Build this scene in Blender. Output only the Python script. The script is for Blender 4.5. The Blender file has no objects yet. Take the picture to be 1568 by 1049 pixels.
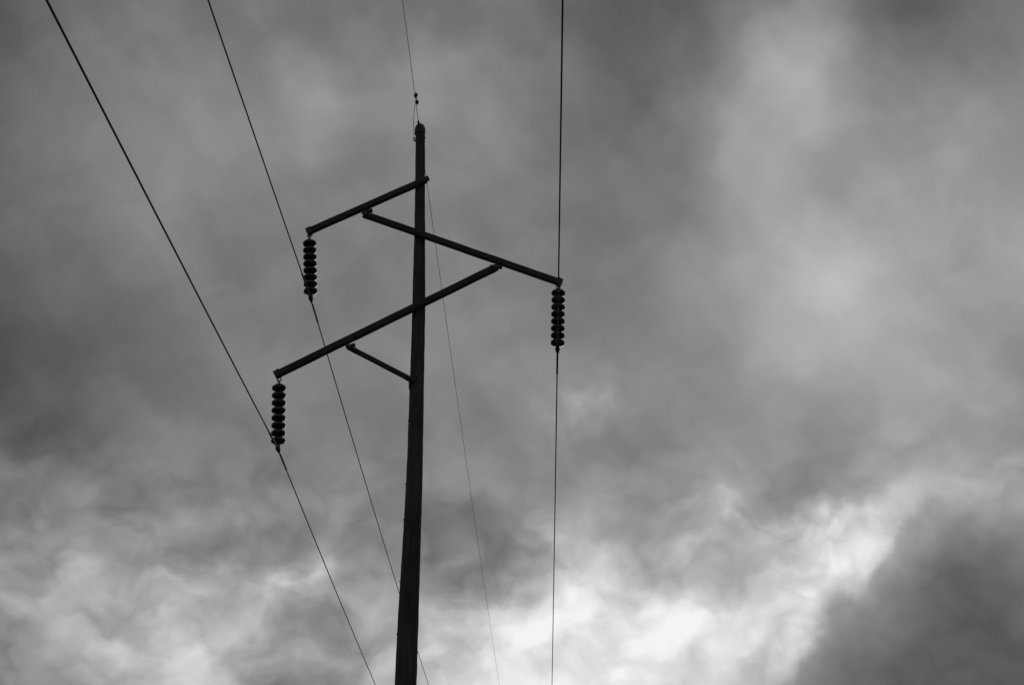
import bpy, bmesh, math, random
from mathutils import Vector, Matrix, noise
random.seed(4)
scene=bpy.context.scene
scene.view_settings.view_transform='Standard'
scene.view_settings.look='None'
scene.view_settings.exposure=0

# ------------------------------------------------------------------ materials
def new_mat(name):
    m=bpy.data.materials.new(name); m.use_nodes=True
    return m,m.node_tree.nodes,m.node_tree.links,m.node_tree.nodes['Principled BSDF']

def wood_mat(name,lo,hi,stretch=(9,9,0.6),bump=0.5):
    m,n,l,b=new_mat(name)
    tc=n.new('ShaderNodeTexCoord'); mp=n.new('ShaderNodeMapping'); mp.inputs['Scale'].default_value=stretch
    l.new(tc.outputs['Object'],mp.inputs['Vector'])
    nz=n.new('ShaderNodeTexNoise'); nz.inputs['Scale'].default_value=2.5; nz.inputs['Detail'].default_value=8; nz.inputs['Roughness'].default_value=0.65
    l.new(mp.outputs[0],nz.inputs['Vector'])
    nz2=n.new('ShaderNodeTexNoise'); nz2.inputs['Scale'].default_value=0.8; nz2.inputs['Detail'].default_value=4
    l.new(tc.outputs['Object'],nz2.inputs['Vector'])
    mx=n.new('ShaderNodeMath'); mx.operation='MULTIPLY'
    l.new(nz.outputs[0],mx.inputs[0]); l.new(nz2.outputs[0],mx.inputs[1])
    r=n.new('ShaderNodeValToRGB'); r.color_ramp.elements[0].position=0.12; r.color_ramp.elements[1].position=0.42
    r.color_ramp.elements[0].color=(lo,lo,lo,1); r.color_ramp.elements[1].color=(hi,hi,hi,1)
    l.new(mx.outputs[0],r.inputs[0]); l.new(r.outputs[0],b.inputs['Base Color'])
    bp=n.new('ShaderNodeBump'); bp.inputs['Strength'].default_value=bump; bp.inputs['Distance'].default_value=0.02
    l.new(nz.outputs[0],bp.inputs['Height']); l.new(bp.outputs[0],b.inputs['Normal'])
    b.inputs['Roughness'].default_value=0.85
    return m
def metal_mat(name,c,rough,metal):
    m,n,l,b=new_mat(name)
    nz=n.new('ShaderNodeTexNoise'); nz.inputs['Scale'].default_value=18; nz.inputs['Detail'].default_value=4
    tc=n.new('ShaderNodeTexCoord'); l.new(tc.outputs['Object'],nz.inputs['Vector'])
    r=n.new('ShaderNodeValToRGB'); r.color_ramp.elements[0].color=(c*.6,c*.6,c*.6,1); r.color_ramp.elements[1].color=(c*1.3,c*1.3,c*1.3,1)
    l.new(nz.outputs[0],r.inputs[0]); l.new(r.outputs[0],b.inputs['Base Color'])
    b.inputs['Roughness'].default_value=rough; b.inputs['Metallic'].default_value=metal
    return m
M_pole=wood_mat('weathered_creosote_wood',0.020,0.095)
M_arm=wood_mat('crossarm_timber',0.025,0.065,(3,3,3),0.3)
M_steel=metal_mat('galvanised_fittings',0.06,0.6,0.3)
M_porc=metal_mat('dark_glazed_porcelain',0.02,0.35,0.0)
M_wire=metal_mat('aged_conductor',0.05,0.65,0.2)

# ------------------------------------------------------------------ mesh helpers
def finish(bm,name,mat,parent=None,smooth=True):
    bmesh.ops.recalc_face_normals(bm,faces=bm.faces[:])
    me=bpy.data.meshes.new(name); bm.to_mesh(me); bm.free()
    me.materials.append(mat)
    if smooth:
        for p in me.polygons: p.use_smooth=True
    o=bpy.data.objects.new(name,me); scene.collection.objects.link(o)
    if parent: o.parent=parent
    return o
def basis(d,ref=Vector((0,1,0))):
    d=d.normalized()
    if abs(d.dot(ref))>0.95: ref=Vector((1,0,0))
    u=d.cross(ref).normalized(); v=d.cross(u).normalized()
    return d,u,v
def add_tube(bm,pts,rads,seg=12,caps=True):
    rings=[]
    for i,p in enumerate(pts):
        a=pts[max(i-1,0)]; b=pts[min(i+1,len(pts)-1)]
        d,u,v=basis(b-a)
        rings.append([bm.verts.new(p+(u*math.cos(2*math.pi*k/seg)+v*math.sin(2*math.pi*k/seg))*rads[i]) for k in range(seg)])
    for i in range(len(rings)-1):
        for k in range(seg):
            bm.faces.new((rings[i][k],rings[i][(k+1)%seg],rings[i+1][(k+1)%seg],rings[i+1][k]))
    if caps:
        bm.faces.new(rings[0]); bm.faces.new(rings[-1][::-1])
def add_beam(bm,a,b,h,w,bev=0.012,n=1):
    """bevelled rectangular timber from a to b, h in the vertical plane, w along the line"""
    d=(b-a); L=d.length; d.normalize()
    y=Vector((0,1,0)); y=(y-d*y.dot(d)).normalized(); z=d.cross(y)
    pr=[(-w/2+bev,-h/2),(w/2-bev,-h/2),(w/2,-h/2+bev),(w/2,h/2-bev),(w/2-bev,h/2),(-w/2+bev,h/2),(-w/2,h/2-bev),(-w/2,-h/2+bev)]
    rings=[]
    for i in range(n+1):
        f=i/n; p=a+d*(L*f)
        j=noise.noise(p*3)*0.005
        rings.append([bm.verts.new(p+y*s+z*(t+j)) for s,t in pr])
    for i in range(n):
        for k in range(8):
            bm.faces.new((rings[i][k],rings[i][(k+1)%8],rings[i+1][(k+1)%8],rings[i+1][k]))
    bm.faces.new(rings[0]); bm.faces.new(rings[-1][::-1])
def add_lathe(bm,a,d,prof,seg=28):
    d,u,v=basis(d); rings=[]
    for s,r in prof:
        rings.append([bm.verts.new(a+d*s+(u*math.cos(2*math.pi*k/seg)+v*math.sin(2*math.pi*k/seg))*max(r,0.002)) for k in range(seg)])
    for i in range(len(rings)-1):
        for k in range(seg):
            bm.faces.new((rings[i][k],rings[i][(k+1)%seg],rings[i+1][(k+1)%seg],rings[i+1][k]))
    bm.faces.new(rings[0]); bm.faces.new(rings[-1][::-1])
def V(x,y,z): return Vector((x,y,z))
PY=-0.15   # plane of the crossarms, on the near face of the pole

# ------------------------------------------------------------------ utility pole
pole=bpy.data.objects.new('utility_pole',None); scene.collection.objects.link(pole)
tab=[(-1.0,0.045,0.215),(2.0,0.05,0.205),(6.866,0.061,0.182),(8.337,0.068,0.168),(8.988,0.080,0.162),(10.878,0.100,0.140),(12.467,0.088,0.130),(14.010,0.075,0.121),(15.347,0.049,0.106),(16.670,0.020,0.096),(17.84,-0.014,0.088)]
def pole_at(z):
    for i in range(len(tab)-1):
        if tab[i][0]<=z<=tab[i+1][0]:
            f=(z-tab[i][0])/(tab[i+1][0]-tab[i][0])
            return tab[i][1]*(1-f)+tab[i+1][1]*f, tab[i][2]*(1-f)+tab[i+1][2]*f
    return tab[-1][1],tab[-1][2]
bm=bmesh.new(); seg=48; rings=[]; z=-1.0
zs=[]
while z<17.84: zs.append(z); z+=0.06
zs.append(17.84)
for z in zs:
    x,r=pole_at(z); ring=[]
    # smooth the centre line a little
    xs=[pole_at(min(max(z+o,-1),17.84)) for o in (-0.6,-0.3,0,0.3,0.6)]
    x=sum(q[0] for q in xs)/5; r=sum(q[1] for q in xs)/5
    for k in range(seg):
        a=2*math.pi*k/seg
        nn=noise.noise(Vector((math.cos(a)*1.5,math.sin(a)*1.5,z*0.5)))*0.007+noise.noise(Vector((math.cos(a)*6,math.sin(a)*6,z*1.2+9)))*0.006+noise.noise(Vector((math.cos(a)*3,math.sin(a)*3,z*4.0+19)))*0.004
        c=noise.noise(Vector((math.cos(a)*9,math.sin(a)*9,z*0.35+30)))
        if c>0.33: nn-=(c-0.33)*0.06
        ring.append(bm.verts.new(V(x+math.cos(a)*(r+nn),math.sin(a)*(r+nn),z)))
    rings.append(ring)
for i in range(len(rings)-1):
    for k in range(seg):
        bm.faces.new((rings[i][k],rings[i][(k+1)%seg],rings[i+1][(k+1)%seg],rings[i+1][k]))
bm.faces.new(rings[-1])
finish(bm,'pole_shaft',M_pole,pole)
bm=bmesh.new()   # pole cap
add_lathe(bm,V(-0.014,0,17.72),V(0,0,1),[(0,0.100),(0.02,0.106),(0.13,0.106),(0.16,0.098),(0.20,0.080),(0.235,0.050),(0.25,0.004)],24)
finish(bm,'pole_cap',M_steel,pole)

bm=bmesh.new()
top_in,top_out=V(0.15,PY,16.565),V(-2.07,PY,15.42)
mid_l,mid_r=V(-1.00,PY,15.79),V(2.72,PY,14.27)
low_r,low_l=V(1.50,PY,14.60),V(-2.46,PY,12.43)
br_l,br_r=V(-1.15,PY,12.97),V(0.02,PY,12.30)
add_beam(bm,top_in,top_out,0.118,0.105,n=14)
finish(bm,'upper_crossarm',M_arm,pole,False)
bm=bmesh.new(); add_beam(bm,mid_l,mid_r,0.118,0.105,n=20); finish(bm,'middle_crossarm',M_arm,pole,False)
bm=bmesh.new(); add_beam(bm,low_r,low_l,0.124,0.112,n=22); finish(bm,'lower_crossarm',M_arm,pole,False)
bm=bmesh.new(); add_beam(bm,br_l,br_r,0.085,0.085,n=8); finish(bm,'brace_arm',M_arm,pole,False)

bm=bmesh.new()   # fittings
def bolt(p,r=0.022,l=0.04,d=V(0,-1,0)):
    add_tube(bm,[p-d*0.01,p+d*l],[r,r],6)
def clevis(at,toward,s=1.0):
    d=(toward-at).normalized()
    for sy in (-1,1):
        add_beam(bm,at-d*0.05*s+V(0,sy*0.061,0),at+d*0.20*s+V(0,sy*0.061,0),0.085*s,0.012,0.003)
    bolt(at+d*0.05*s+V(0,-0.065,0)); bolt(at+d*0.14*s+V(0,-0.065,0))
    bolt(at+d*0.05*s+V(0,0.065,0),d=V(0,1,0))
clevis(mid_l,mid_r); clevis(low_r,low_l); clevis(br_l,br_r,0.8); clevis(br_r,br_l,0.8)
# seats that carry the arm ends against the arm above
add_beam(bm,mid_l+V(-0.04,0,0.03),mid_l+V(0.14,0,0.10),0.045,0.10,0.008)
add_beam(bm,low_r+V(-0.10,0,0.02),low_r+V(0.13,0,0.02),0.05,0.10,0.008)
add_beam(bm,br_l+V(-0.07,0,0.01),br_l+V(0.10,0,0.06),0.04,0.09,0.008)
# end plates
for p,q in ((top_out,top_in),(mid_r,mid_l),(low_l,low_r)):
    d=(q-p).normalized()
    add_beam(bm,p-d*0.02,p+d*0.07,0.138,0.125,0.01)
    bolt(p+d*0.03+V(0,0,0.07),0.016,0.04,V(0,0,1))
# gain plates and through bolts on the pole
for zc in (16.50,15.38,13.82,12.34):
    x,r=pole_at(zc)
    add_tube(bm,[V(x,-r-0.12,zc),V(x,r+0.05,zc)],[0.014,0.014],8)
    add_tube(bm,[V(x,-0.205-0.02,zc),V(x,-0.205,zc)],[0.035,0.035],8)
    add_beam(bm,V(x-0.055,r+0.008,zc),V(x+0.055,r+0.008,zc),0.11,0.012,0.003)
x,r=pole_at(12.3)
add_beam(bm,V(x-r-0.01,-0.02,12.30),V(x-r+0.02,-0.02,12.30),0.22,0.16,0.008)
add_beam(bm,V(0.12,PY,16.56),V(0.20,PY,16.60),0.08,0.09,0.01)
# side bolts near the top
bolt(V(-0.10,0,17.62),0.014,0.05,V(-1,0,0)); bolt(V(-0.10,-0.03,17.55),0.02,0.03,V(-1,0,0)); bolt(V(0.06,-0.03,17.62),0.014,0.045,V(1,0,0))
for zb in (11.55,10.35,9.7,8.6,7.7):
    x,r=pole_at(zb); bolt(V(x-r*0.9,-0.06,zb),0.012,0.02,V(-1,-0.2,0))
finish(bm,'bolts_and_brackets',M_steel,pole,False)
bm=bmesh.new()   # bonding lead stapled down the pole
pts=[]
for i in range(170):
    z=17.7-i*0.104; x,r=pole_at(max(z,0)); a=math.radians(-38+3*math.sin(i*0.31))
    pts.append(V(x+math.cos(a)*(r+0.008),math.sin(a)*(r+0.008),z))
add_tube(bm,pts,[0.006]*len(pts),6)
finish(bm,'bonding_lead',M_wire,pole)

# ------------------------------------------------------------------ insulator strings
def insulator(top,clamp,wdir):
    e=bpy.data.objects.new('insulator_string',None); scene.collection.objects.link(e); 
    ax=(clamp-top); L=ax.length; d=ax.normalized(); _,u,v=basis(d)
    bm=bmesh.new()
    body=1.17; s0=(L-body)*0.56; n=8; p=body/n
    for i in range(n):
        s=s0+i*p
        prof=[(0,0.040),(0.004,0.056),(0.018,0.066),(0.030,0.086),(0.042,0.106),(0.056,0.121),(0.074,0.128),(0.095,0.128),(0.108,0.119),
              (0.116,0.104),(0.126,0.086),(0.134,0.066),(0.140,0.050),(p,0.040)]
        add_lathe(bm,top+d*s,d,prof,30)
    finish(bm,'porcelain_discs',M_porc,e)
    bm=bmesh.new()
    # shackle loops
    def link(c,u1,u2,ru,rv,r):
        pts=[c+u1*math.cos(t*math.pi/8)*ru+u2*math.sin(t*math.pi/8)*rv for t in range(17)]
        add_tube(bm,pts,[r]*17,7,False)
    link(top+d*(s0*0.22),u,d,0.035,s0*0.36,0.011)
    link(top+d*(s0*0.72),v,d,0.030,s0*0.34,0.011)
    add_tube(bm,[top+d*(s0*0.85),top+d*(s0+0.01)],[0.02,0.03],8)
    # socket eye and suspension clamp
    sb=s0+body
    add_tube(bm,[top+d*(sb-0.01),top+d*(sb+0.03),top+d*(L-0.02)],[0.032,0.024,0.018],8)
    w=wdir.normalized(); c=clamp
    add_tube(bm,[c-w*0.16+V(0,0,-0.012),c-w*0.08,c+V(0,0,0.005),c+w*0.08,c+w*0.16+V(0,0,-0.012)],[0.018,0.034,0.046,0.034,0.018],10)
    add_beam(bm,c+V(-0.035,0,0.03),c+V(0.035,0,0.03),0.06,0.10,0.01)
    for sy in (-0.05,0.05): add_tube(bm,[c+V(0.02,sy,-0.06),c+V(0.02,sy,0.06)],[0.01,0.01],6)
    finish(bm,'shackle_and_clamp',M_steel,e)
insulator(V(-2.035,PY,15.36),V(-1.925,PY,13.99),V(0,1,0))
insulator(V(2.675,PY,14.21),V(2.64,PY,12.90),V(0,1,0))
insulator(V(-2.395,PY,12.37),V(-2.315,PY,10.99),V(0,1,0))

# ------------------------------------------------------------------ wires
def wire(name,c,near,far,r,armor=True,k=0.0004):
    bm=bmesh.new(); pts=[];rad=[]
    def pt(t,s,g,sg): return V(c.x+g*t,c.y+sg*t,c.z-s*t+k*t*t)
    ts=[110-i*2.5 for i in range(38)]+[15-i*0.75 for i in range(18)]+[1.5,1.05,1.0,0.5]
    for t in ts: pts.append(pt(t,near[0],near[1],-1)); rad.append(r*1.55 if (armor and t<=1.0) else r)
    pts.append(c.copy()); rad.append(r*(1.55 if armor else 1))
    for t in ts[::-1]: pts.append(pt(t,far[0],far[1],1)); rad.append(r*1.55 if (armor and t<=1.0) else r)
    add_tube(bm,pts,rad,8)
    return finish(bm,name,M_wire)
wire('power_line',V(-2.315,PY,10.99),(0.106,0.031),(-0.010,-0.022),0.0120)
wire('power_line',V(-1.925,PY,13.99),(0.046,0.002),(-0.008,-0.012),0.0115)
wire('power_line',V(2.64,PY,12.90),(0.030,-0.002),(0.030,0.000),0.0120)
gw=wire('overhead_ground_wire',V(-0.03,PY,17.86),(-0.010,0.003),(0.028,0.005),0.0050,False)
bm=bmesh.new()  # vibration damper and jumper on the ground wire
q=V(-0.03+0.003*0.9,PY-0.9,17.88)
add_tube(bm,[q+V(-0.02,0,0.01),q+V(0.03,0,-0.05)],[0.014,0.014],8)
add_tube(bm,[q+V(0.03,-0.17,-0.06),q+V(0.03,-0.14,-0.06),q+V(0.03,-0.08,-0.055),q+V(0.03,-0.07,-0.05)],[0.02,0.032,0.032,0.012],8)
add_tube(bm,[q+V(0.03,0.07,-0.05),q+V(0.03,0.08,-0.055),q+V(0.03,0.14,-0.06),q+V(0.03,0.17,-0.06)],[0.012,0.032,0.032,0.02],8)
add_tube(bm,[q+V(0.03,-0.14,-0.055),q+V(0.03,0.14,-0.055)],[0.006,0.006],6)
jp=[]
for i in range(13):
    f=i/12; jp.append(V(-0.03-0.085*math.sin(f*math.pi*0.62),PY-0.75*(1-f)+0.1*f,17.88-0.06*math.sin(f*math.pi)-0.28*f*f))
add_tube(bm,jp,[0.005]*13,6)
add_tube(bm,[V(-0.03,PY-0.10,17.86),V(-0.03,PY+0.12,17.86)],[0.02,0.02],8)
add_beam(bm,V(-0.03,PY,17.84),V(-0.02,-0.02,17.84),0.05,0.03,0.004)
finish(bm,'damper_and_jumper',M_steel,gw)

# ------------------------------------------------------------------ ground
bm=bmesh.new(); N=60; S=4000
def gpos(i): 
    f=(i/N)*2-1; return math.copysign(abs(f)**2.2,f)*S
gv=[[None]*(N+1) for _ in range(N+1)]
for i in range(N+1):
    for j in range(N+1):
        x,y=gpos(i),gpos(j); rr=math.hypot(x,y)
        h=noise.noise(Vector((x*0.02,y*0.02,0)))*0.5*min(1,max(0,(rr-6)/30))
        gv[i][j]=bm.verts.new((x,y,h))
for i in range(N):
    for j in range(N): bm.faces.new((gv[i][j],gv[i+1][j],gv[i+1][j+1],gv[i][j+1]))
m,n,l,b=new_mat('grass_field')
tc=n.new('ShaderNodeTexCoord'); nz=n.new('ShaderNodeTexNoise'); nz.inputs['Scale'].default_value=1.5; nz.inputs['Detail'].default_value=10
l.new(tc.outputs['Object'],nz.inputs['Vector']); r=n.new('ShaderNodeValToRGB')
r.color_ramp.elements[0].color=(0.03,0.03,0.03,1); r.color_ramp.elements[1].color=(0.10,0.10,0.10,1)
r.color_ramp.elements[0].position=0.3; r.color_ramp.elements[1].position=0.7
l.new(nz.outputs[0],r.inputs[0]); l.new(r.outputs[0],b.inputs['Base Color']); b.inputs['Roughness'].default_value=0.95
finish(bm,'ground',m)

# ------------------------------------------------------------------ sky
SUN_EL,SUN_AZ=math.radians(17),math.radians(4)
world=bpy.data.worlds.new('World'); scene.world=world; world.use_nodes=True
world.cycles.sampling_method='MANUAL'; world.cycles.sample_map_resolution=128
N_=world.node_tree.nodes; L_=world.node_tree.links; N_.clear()
def sock(x,node,i):
    if isinstance(x,(int,float)): node.inputs[i].default_value=x
    else: L_.new(x,node.inputs[i])
def mth(op,a,b=0.0,c=0.0,clamp=False):
    nd=N_.new('ShaderNodeMath'); nd.operation=op; nd.use_clamp=clamp
    sock(a,nd,0); sock(b,nd,1); sock(c,nd,2); return nd.outputs[0]
def rng(x,a,b,c=0.0,d=1.0,smooth=True):
    nd=N_.new('ShaderNodeMapRange'); nd.interpolation_type='SMOOTHSTEP' if smooth else 'LINEAR'
    sock(x,nd,0); sock(a,nd,1); sock(b,nd,2); sock(c,nd,3); sock(d,nd,4); return nd.outputs[0]
def mixf(f,a,b): return mth('MULTIPLY_ADD',mth('SUBTRACT',b,a),f,a)
tc=N_.new('ShaderNodeTexCoord')
nrm=N_.new('ShaderNodeVectorMath'); nrm.operation='NORMALIZE'; L_.new(tc.outputs['Generated'],nrm.inputs[0])
sp=N_.new('ShaderNodeSeparateXYZ'); L_.new(nrm.outputs[0],sp.inputs[0])
X,Y,Z=sp.outputs
az0=mth('DEGREES',mth('ARCTAN2',X,Y)); el0=mth('DEGREES',mth('ARCSINE',Z))
cmb=N_.new('ShaderNodeCombineXYZ'); L_.new(az0,cmb.inputs[0]); L_.new(el0,cmb.inputs[1])
AE=cmb.outputs[0]
def fbm(vec,scale,detail,rough=0.5,rot=0.0,sc=(1,1,1),off=(0,0,0),dist=0.0):
    """2-D noise over azimuth/elevation in degrees; scale = 1/feature size"""
    m_=N_.new('ShaderNodeMapping')
    v=vec
    if rot:
        r=N_.new('ShaderNodeMapping'); L_.new(v,r.inputs['Vector']); r.inputs['Rotation'].default_value=(0,0,math.radians(rot)); v=r.outputs[0]
    L_.new(v,m_.inputs['Vector']); m_.inputs['Scale'].default_value=sc; m_.inputs['Location'].default_value=off
    nz=N_.new('ShaderNodeTexNoise'); nz.noise_dimensions='2D'; nz.inputs['Scale'].default_value=scale; nz.inputs['Detail'].default_value=detail
    nz.inputs['Roughness'].default_value=rough; nz.inputs['Distortion'].default_value=dist
    L_.new(m_.outputs[0],nz.inputs['Vector']); return mth('SUBTRACT',nz.outputs[0],0.5)
low=rng(el0,16,24,1.0,0.0)
wa=fbm(AE,0.34,5,0.46,0,(1,1,1),(3.1,7.7,0)); wb=fbm(AE,0.34,5,0.46,0,(1,1,1),(41.3,17.2,0))
wamp=mth('MULTIPLY_ADD',low,2.0,2.2)
az=mth('MULTIPLY_ADD',wa,wamp,az0); el=mth('MULTIPLY_ADD',wb,wamp,el0)
cm2=N_.new('ShaderNodeCombineXYZ')       # gently drifted coordinates, so the detail follows the cloud masses
L_.new(mth('MULTIPLY_ADD',wa,1.8,az0),cm2.inputs[0]); L_.new(mth('MULTIPLY_ADD',wb,1.8,el0),cm2.inputs[1]); DE=cm2.outputs[0]
# coarse cloud-deck brightness, one row per 2.5 degrees of elevation (10..42.5), azimuth -26..26 degrees
ROWS="""78787889a8ab7d7ea9c6d1decfbca7988d8c8c8c8c
85828191aaa77c80abc6d1dfcfbda99c918c8c8c8c
85898f9aa0b3a58ea4c0d6e3d8c4bfb49f8f8c8c8c
6a6d737b848a807f786b8dada19fa8ad9d918c8c8c
4a4f5c6f746f6f7776767a767b848183888c7f7c78
44434c5f69696b71726e6c6e72777b83878479797a
46454e5c63676b6e706f70757778828b8b80838587
53525b656667686a6b6c6c6d727b8e948e888b8c8b
585c6a706e6a6a6c6c6b6a6b6f78888e8886858482
555d6c737270747174716a686b7381867f7a7b7977
4d5b6a707177867b777169636470838b7e70706d6a
485361696a6b70737971645b596371776d5d5c6262
4a555f636362626462605c5754565b6161565a6062
4d5761646362626462605c5754555a606357595f62""".split()
T=[[int(row[k:k+2],16)/255 for k in range(0,len(row),2)] for row in ROWS]
# individual brighter / darker cloud parts: az, el, half-width, half-height, tilt, gain
PARTS=[(-5.9,36.4,1.8,1.0,10,0.05),(12.0,17.6,2.6,1.0,-5,0.08),(8.0,18.8,2.4,0.9,-12,0.04),
        (-10.6,15.6,1.9,1.0,45,0.09),(0.2,19.6,1.5,0.7,20,0.05),(12.9,36.7,3.2,1.8,60,0.08),(9.6,33.6,6.0,2.0,58,0.06),
        (13.4,28.4,5.0,2.8,25,0.07),(18.0,25.0,4.0,2.4,60,0.06),(19.0,33.0,4.0,3.0,40,0.035),(9.5,24.5,3.5,2.3,40,0.03),(-8.7,14.3,1.2,1.6,-20,-0.09),(-12.2,12.4,1.8,0.8,10,-0.07),
        (-20.1,15.6,2.2,1.0,15,0.04),(-13.8,13.8,2.2,0.8,18,0.08),(6.5,14.6,3.8,1.9,0,0.04),(0.6,17.2,1.3,1.0,30,0.06),
        (-2.2,18.3,1.8,1.1,0,-0.05),(-10.5,35.3,1.8,1.0,0,0.06),(-15.5,33,3.0,2.5,0,0.03),(4.8,37.5,2.5,5.5,0,-0.03),(-20,24.5,4.5,1.6,0,-0.02),(17.5,37.7,2.4,0.9,-15,-0.05),
        (7.5,21.5,4.0,1.0,-10,-0.03),(-4.0,28,5,3,0,0.02)]
def cub(p,t):
    return p[1]+0.5*t*(p[2]-p[0]+t*(2*p[0]-5*p[1]+4*p[2]-p[3]+t*(3*(p[1]-p[2])+p[3]-p[0])))
def tsample(a,e):
    u=min(max((a+26)/2.6,0),19.999); v=min(max((e-10)/2.5,0),12.999); i=int(u); j=int(v)
    g=lambda jj,ii:T[min(max(jj,0),13)][min(max(ii,0),20)]
    val=cub([cub([g(j+dj,i+di) for di in (-1,0,1,2)],u-i) for dj in (-1,0,1,2)],v-j)
    val=(val-0.42)*0.95+0.475
    for (pa,pe,sa,se,t,gn) in PARTS:
        c,s=math.cos(math.radians(t)),math.sin(math.radians(t)); dx,dy=a-pa,e-pe
        val+=gn*math.exp(-((dx*c+dy*s)/sa)**2-((dy*c-dx*s)/se)**2)
    return min(max(val,0.1),0.91)
NA,NE=31,30; A0,A1,E0,E1=-26.0,26.0,9.0,45.25
grid=[[tsample(A0+(A1-A0)*i/(NA-1),E0+(E1-E0)*j/(NE-1)) for i in range(NA)] for j in range(NE)]
fa=mth('DIVIDE',mth('SUBTRACT',az,A0),A1-A0,clamp=True)
fe=mth('DIVIDE',mth('SUBTRACT',el,E0),E1-E0,clamp=True)
def ramp(fac,cols,interp):
    cr=N_.new('ShaderNodeValToRGB'); es=cr.color_ramp.elements; n=len(cols)
    for k in range(n-2): es.new((k+1)/(n-1))
    for k,e in enumerate(es): e.position=k/(n-1); e.color=(*cols[k],1)
    cr.color_ramp.interpolation=interp
    L_.new(fac,cr.inputs[0]); return cr.outputs[0]
base=None
for gidx in range(NE//3):
    j=gidx*3
    ca=ramp(fa,[(grid[j][i],grid[j+1][i],grid[j+2][i]) for i in range(NA)],'CARDINAL')
    ce=ramp(fe,[tuple(1.0 if k==j+q_ else 0.0 for q_ in range(3)) for k in range(NE)],'B_SPLINE')
    dt=N_.new('ShaderNodeVectorMath'); dt.operation='DOT_PRODUCT'; L_.new(ca,dt.inputs[0]); L_.new(ce,dt.inputs[1])
    base=dt.outputs['Value'] if base is None else mth('ADD',base,dt.outputs['Value'])
# billow detail: stronger in the broken, bright layer near the horizon, gentle streaks in the high veil
streak=fbm(AE,0.15,4,0.45,-42,(1.9,0.6,1),(2,5,0))
billow=fbm(DE,0.36,4,0.42,-12,(0.8,1.2,1),(11,3,0))
fine=fbm(DE,1.2,3,0.5,-20,(0.85,1.3,1),(7,23,0))
puff=mth('SUBTRACT',rng(billow,-0.14,0.14),0.5)
cauli=mth('SUBTRACT',mth('ABSOLUTE',fbm(DE,0.50,4,0.42,10,(0.85,1.15,1),(71,33,0))),0.10)   # rounded heads, dark creases
lum=mth('MULTIPLY_ADD',puff,mth('MULTIPLY_ADD',low,0.08,0.015),base)
lum=mth('MULTIPLY_ADD',cauli,mth('MULTIPLY_ADD',low,0.28,0.03),lum)
lum=mth('MULTIPLY_ADD',billow,0.04,lum)
lum=mth('MULTIPLY_ADD',streak,0.12,lum)
lum=mth('MULTIPLY_ADD',fine,mth('MULTIPLY_ADD',low,0.055,0.015),lum)
# thin lit crests too narrow for the table: az, el, half-width, half-height, tilt, gain
mod=mth('MULTIPLY_ADD',cauli,2.5,mth('MULTIPLY_ADD',fine,1.5,1.0))
for a,e,sa,se,t,g in [(12.2,18.3,1.9,0.5,-6,0.14),(7.8,19.3,2.2,0.5,-8,0.09),(2.5,23.8,1.9,0.95,8,0.09),(-10.2,16.3,1.6,0.6,42,0.11)]:
    c,s=math.cos(math.radians(t)),math.sin(math.radians(t))
    p=mth('MULTIPLY_ADD',el,s/sa,mth('MULTIPLY_ADD',az,c/sa,-(a*c+e*s)/sa))
    q=mth('MULTIPLY_ADD',el,c/se,mth('MULTIPLY_ADD',az,-s/se,(a*s-e*c)/se))
    ex=mth('EXPONENT',mth('MULTIPLY',mth('MULTIPLY_ADD',p,p,mth('MULTIPLY',q,q)),-1.0))
    lum=mth('MULTIPLY_ADD',mth('MULTIPLY',ex,g),mod,lum)
# dark nearer cloud bank low on the right, with a lit rim
ep=[(6,2),(8,10.0),(9.3,12.45),(10.5,14.5),(12.5,16.2),(14.2,17.35),(15.3,18.4),(16.5,19.5),(18,19.1),(19.6,18.9),(26,19.2)]
def epi(a):
    for (a0,e0),(a1,e1) in zip(ep,ep[1:]):
        if a0<=a<=a1: return e0+(e1-e0)*(a-a0)/(a1-a0)
edge=ramp(mth('DIVIDE',mth('SUBTRACT',az0,6.0),20.0,clamp=True),[(epi(6+20*k/24)/30,)*3 for k in range(25)],'CARDINAL')
bn=fbm(AE,0.45,6,0.48,0,(1,1,1),(51,13,0))
depth=mth('ADD',mth('MULTIPLY_ADD',edge,30.0,mth('MULTIPLY',el0,-1.0)),mth('MULTIPLY',bn,2.4))
rd=mth('DIVIDE',mth('ADD',depth,0.9),1.0)
rim=mth('EXPONENT',mth('MULTIPLY',mth('MULTIPLY',rd,rd),-1.0))
rw=mth('MULTIPLY',rng(az0,8,10.5),rng(az0,13.5,16.5,0.13,0.05))
lum=mth('MULTIPLY_ADD',rim,rw,lum)
dark=ramp(mth('DIVIDE',depth,8.0,clamp=True),[(v,)*3 for v in (0.66,0.54,0.45,0.39,0.36,0.33,0.31,0.29,0.27)],'B_SPLINE')
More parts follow.
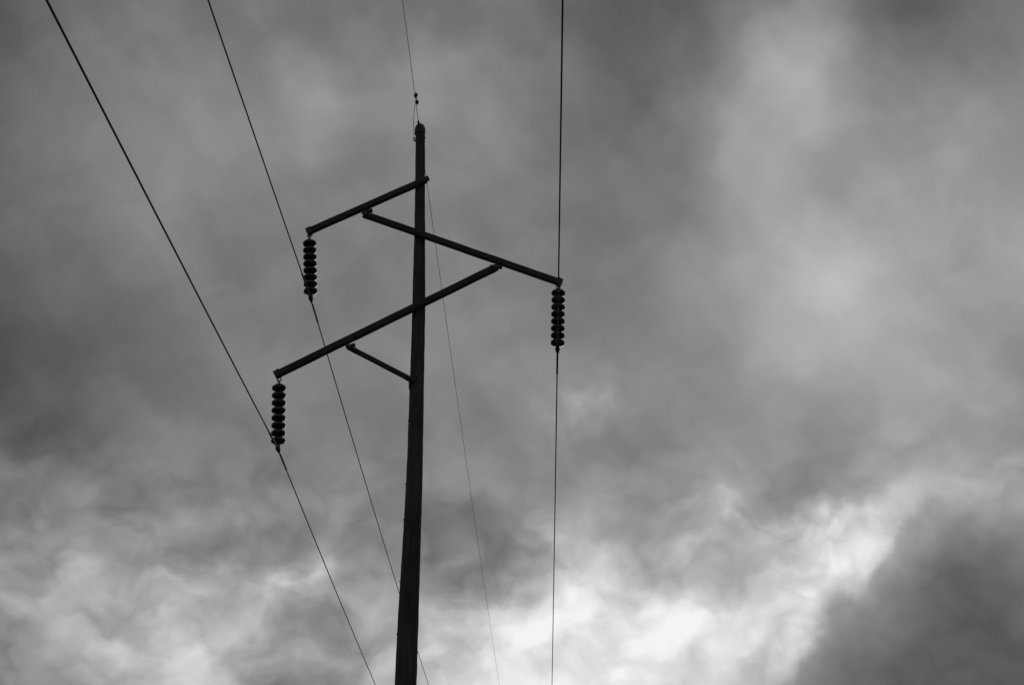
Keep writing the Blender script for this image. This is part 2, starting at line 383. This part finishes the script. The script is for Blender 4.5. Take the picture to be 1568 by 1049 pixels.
dark=mth('ADD',dark,mth('MULTIPLY_ADD',cauli,0.16,mth('MULTIPLY',billow,0.10)))
msk=rng(depth,-0.2,rng(az0,9,17,1.2,0.35))
lum=mixf(msk,lum,dark)
# far outside the broken layer the deck evens out
out=mth('MAXIMUM',rng(mth('ABSOLUTE',az0),30,65),rng(el0,46,62))
lum=mixf(out,lum,0.42)
lum=mth('MINIMUM',mth('MAXIMUM',lum,0.12),0.95)
lin=mth('POWER',mth('DIVIDE',mth('ADD',lum,0.055),1.055),2.4)
sky=N_.new('ShaderNodeTexSky'); sky.sky_type='NISHITA'; sky.sun_disc=False
sky.sun_elevation=SUN_EL; sky.sun_rotation=SUN_AZ
bw=N_.new('ShaderNodeRGBToBW'); L_.new(sky.outputs[0],bw.inputs[0])
bg1=N_.new('ShaderNodeBackground'); L_.new(bw.outputs[0],bg1.inputs[0]); bg1.inputs[1].default_value=0.05
bg2=N_.new('ShaderNodeBackground'); L_.new(lin,bg2.inputs[0]); bg2.inputs[1].default_value=1.0
mx=N_.new('ShaderNodeMixShader'); mx.inputs[0].default_value=0.97   # almost full cloud cover
L_.new(bg1.outputs[0],mx.inputs[1]); L_.new(bg2.outputs[0],mx.inputs[2])
wo=N_.new('ShaderNodeOutputWorld'); L_.new(mx.outputs[0],wo.inputs[0])

# ------------------------------------------------------------------ sun behind the clouds
sd=bpy.data.lights.new('sun','SUN'); sd.energy=0.5; sd.angle=math.radians(15); sd.color=(1,0.99,0.98)
so=bpy.data.objects.new('sun',sd); scene.collection.objects.link(so)
dirv=V(math.sin(SUN_AZ)*math.cos(SUN_EL),math.cos(SUN_AZ)*math.cos(SUN_EL),math.sin(SUN_EL))
so.rotation_euler=dirv.to_track_quat('Z','Y').to_euler(); so.location=(0,30,40)

# ------------------------------------------------------------------ camera
cd=bpy.data.cameras.new('camera'); cd.lens=50.0; cd.sensor_width=36; cd.clip_end=10000
co=bpy.data.objects.new('camera',cd); scene.collection.objects.link(co)
co.location=(2.3,-23.4,1.6); co.rotation_euler=(math.radians(90+26.2),0,math.radians(1.2))
scene.camera=co
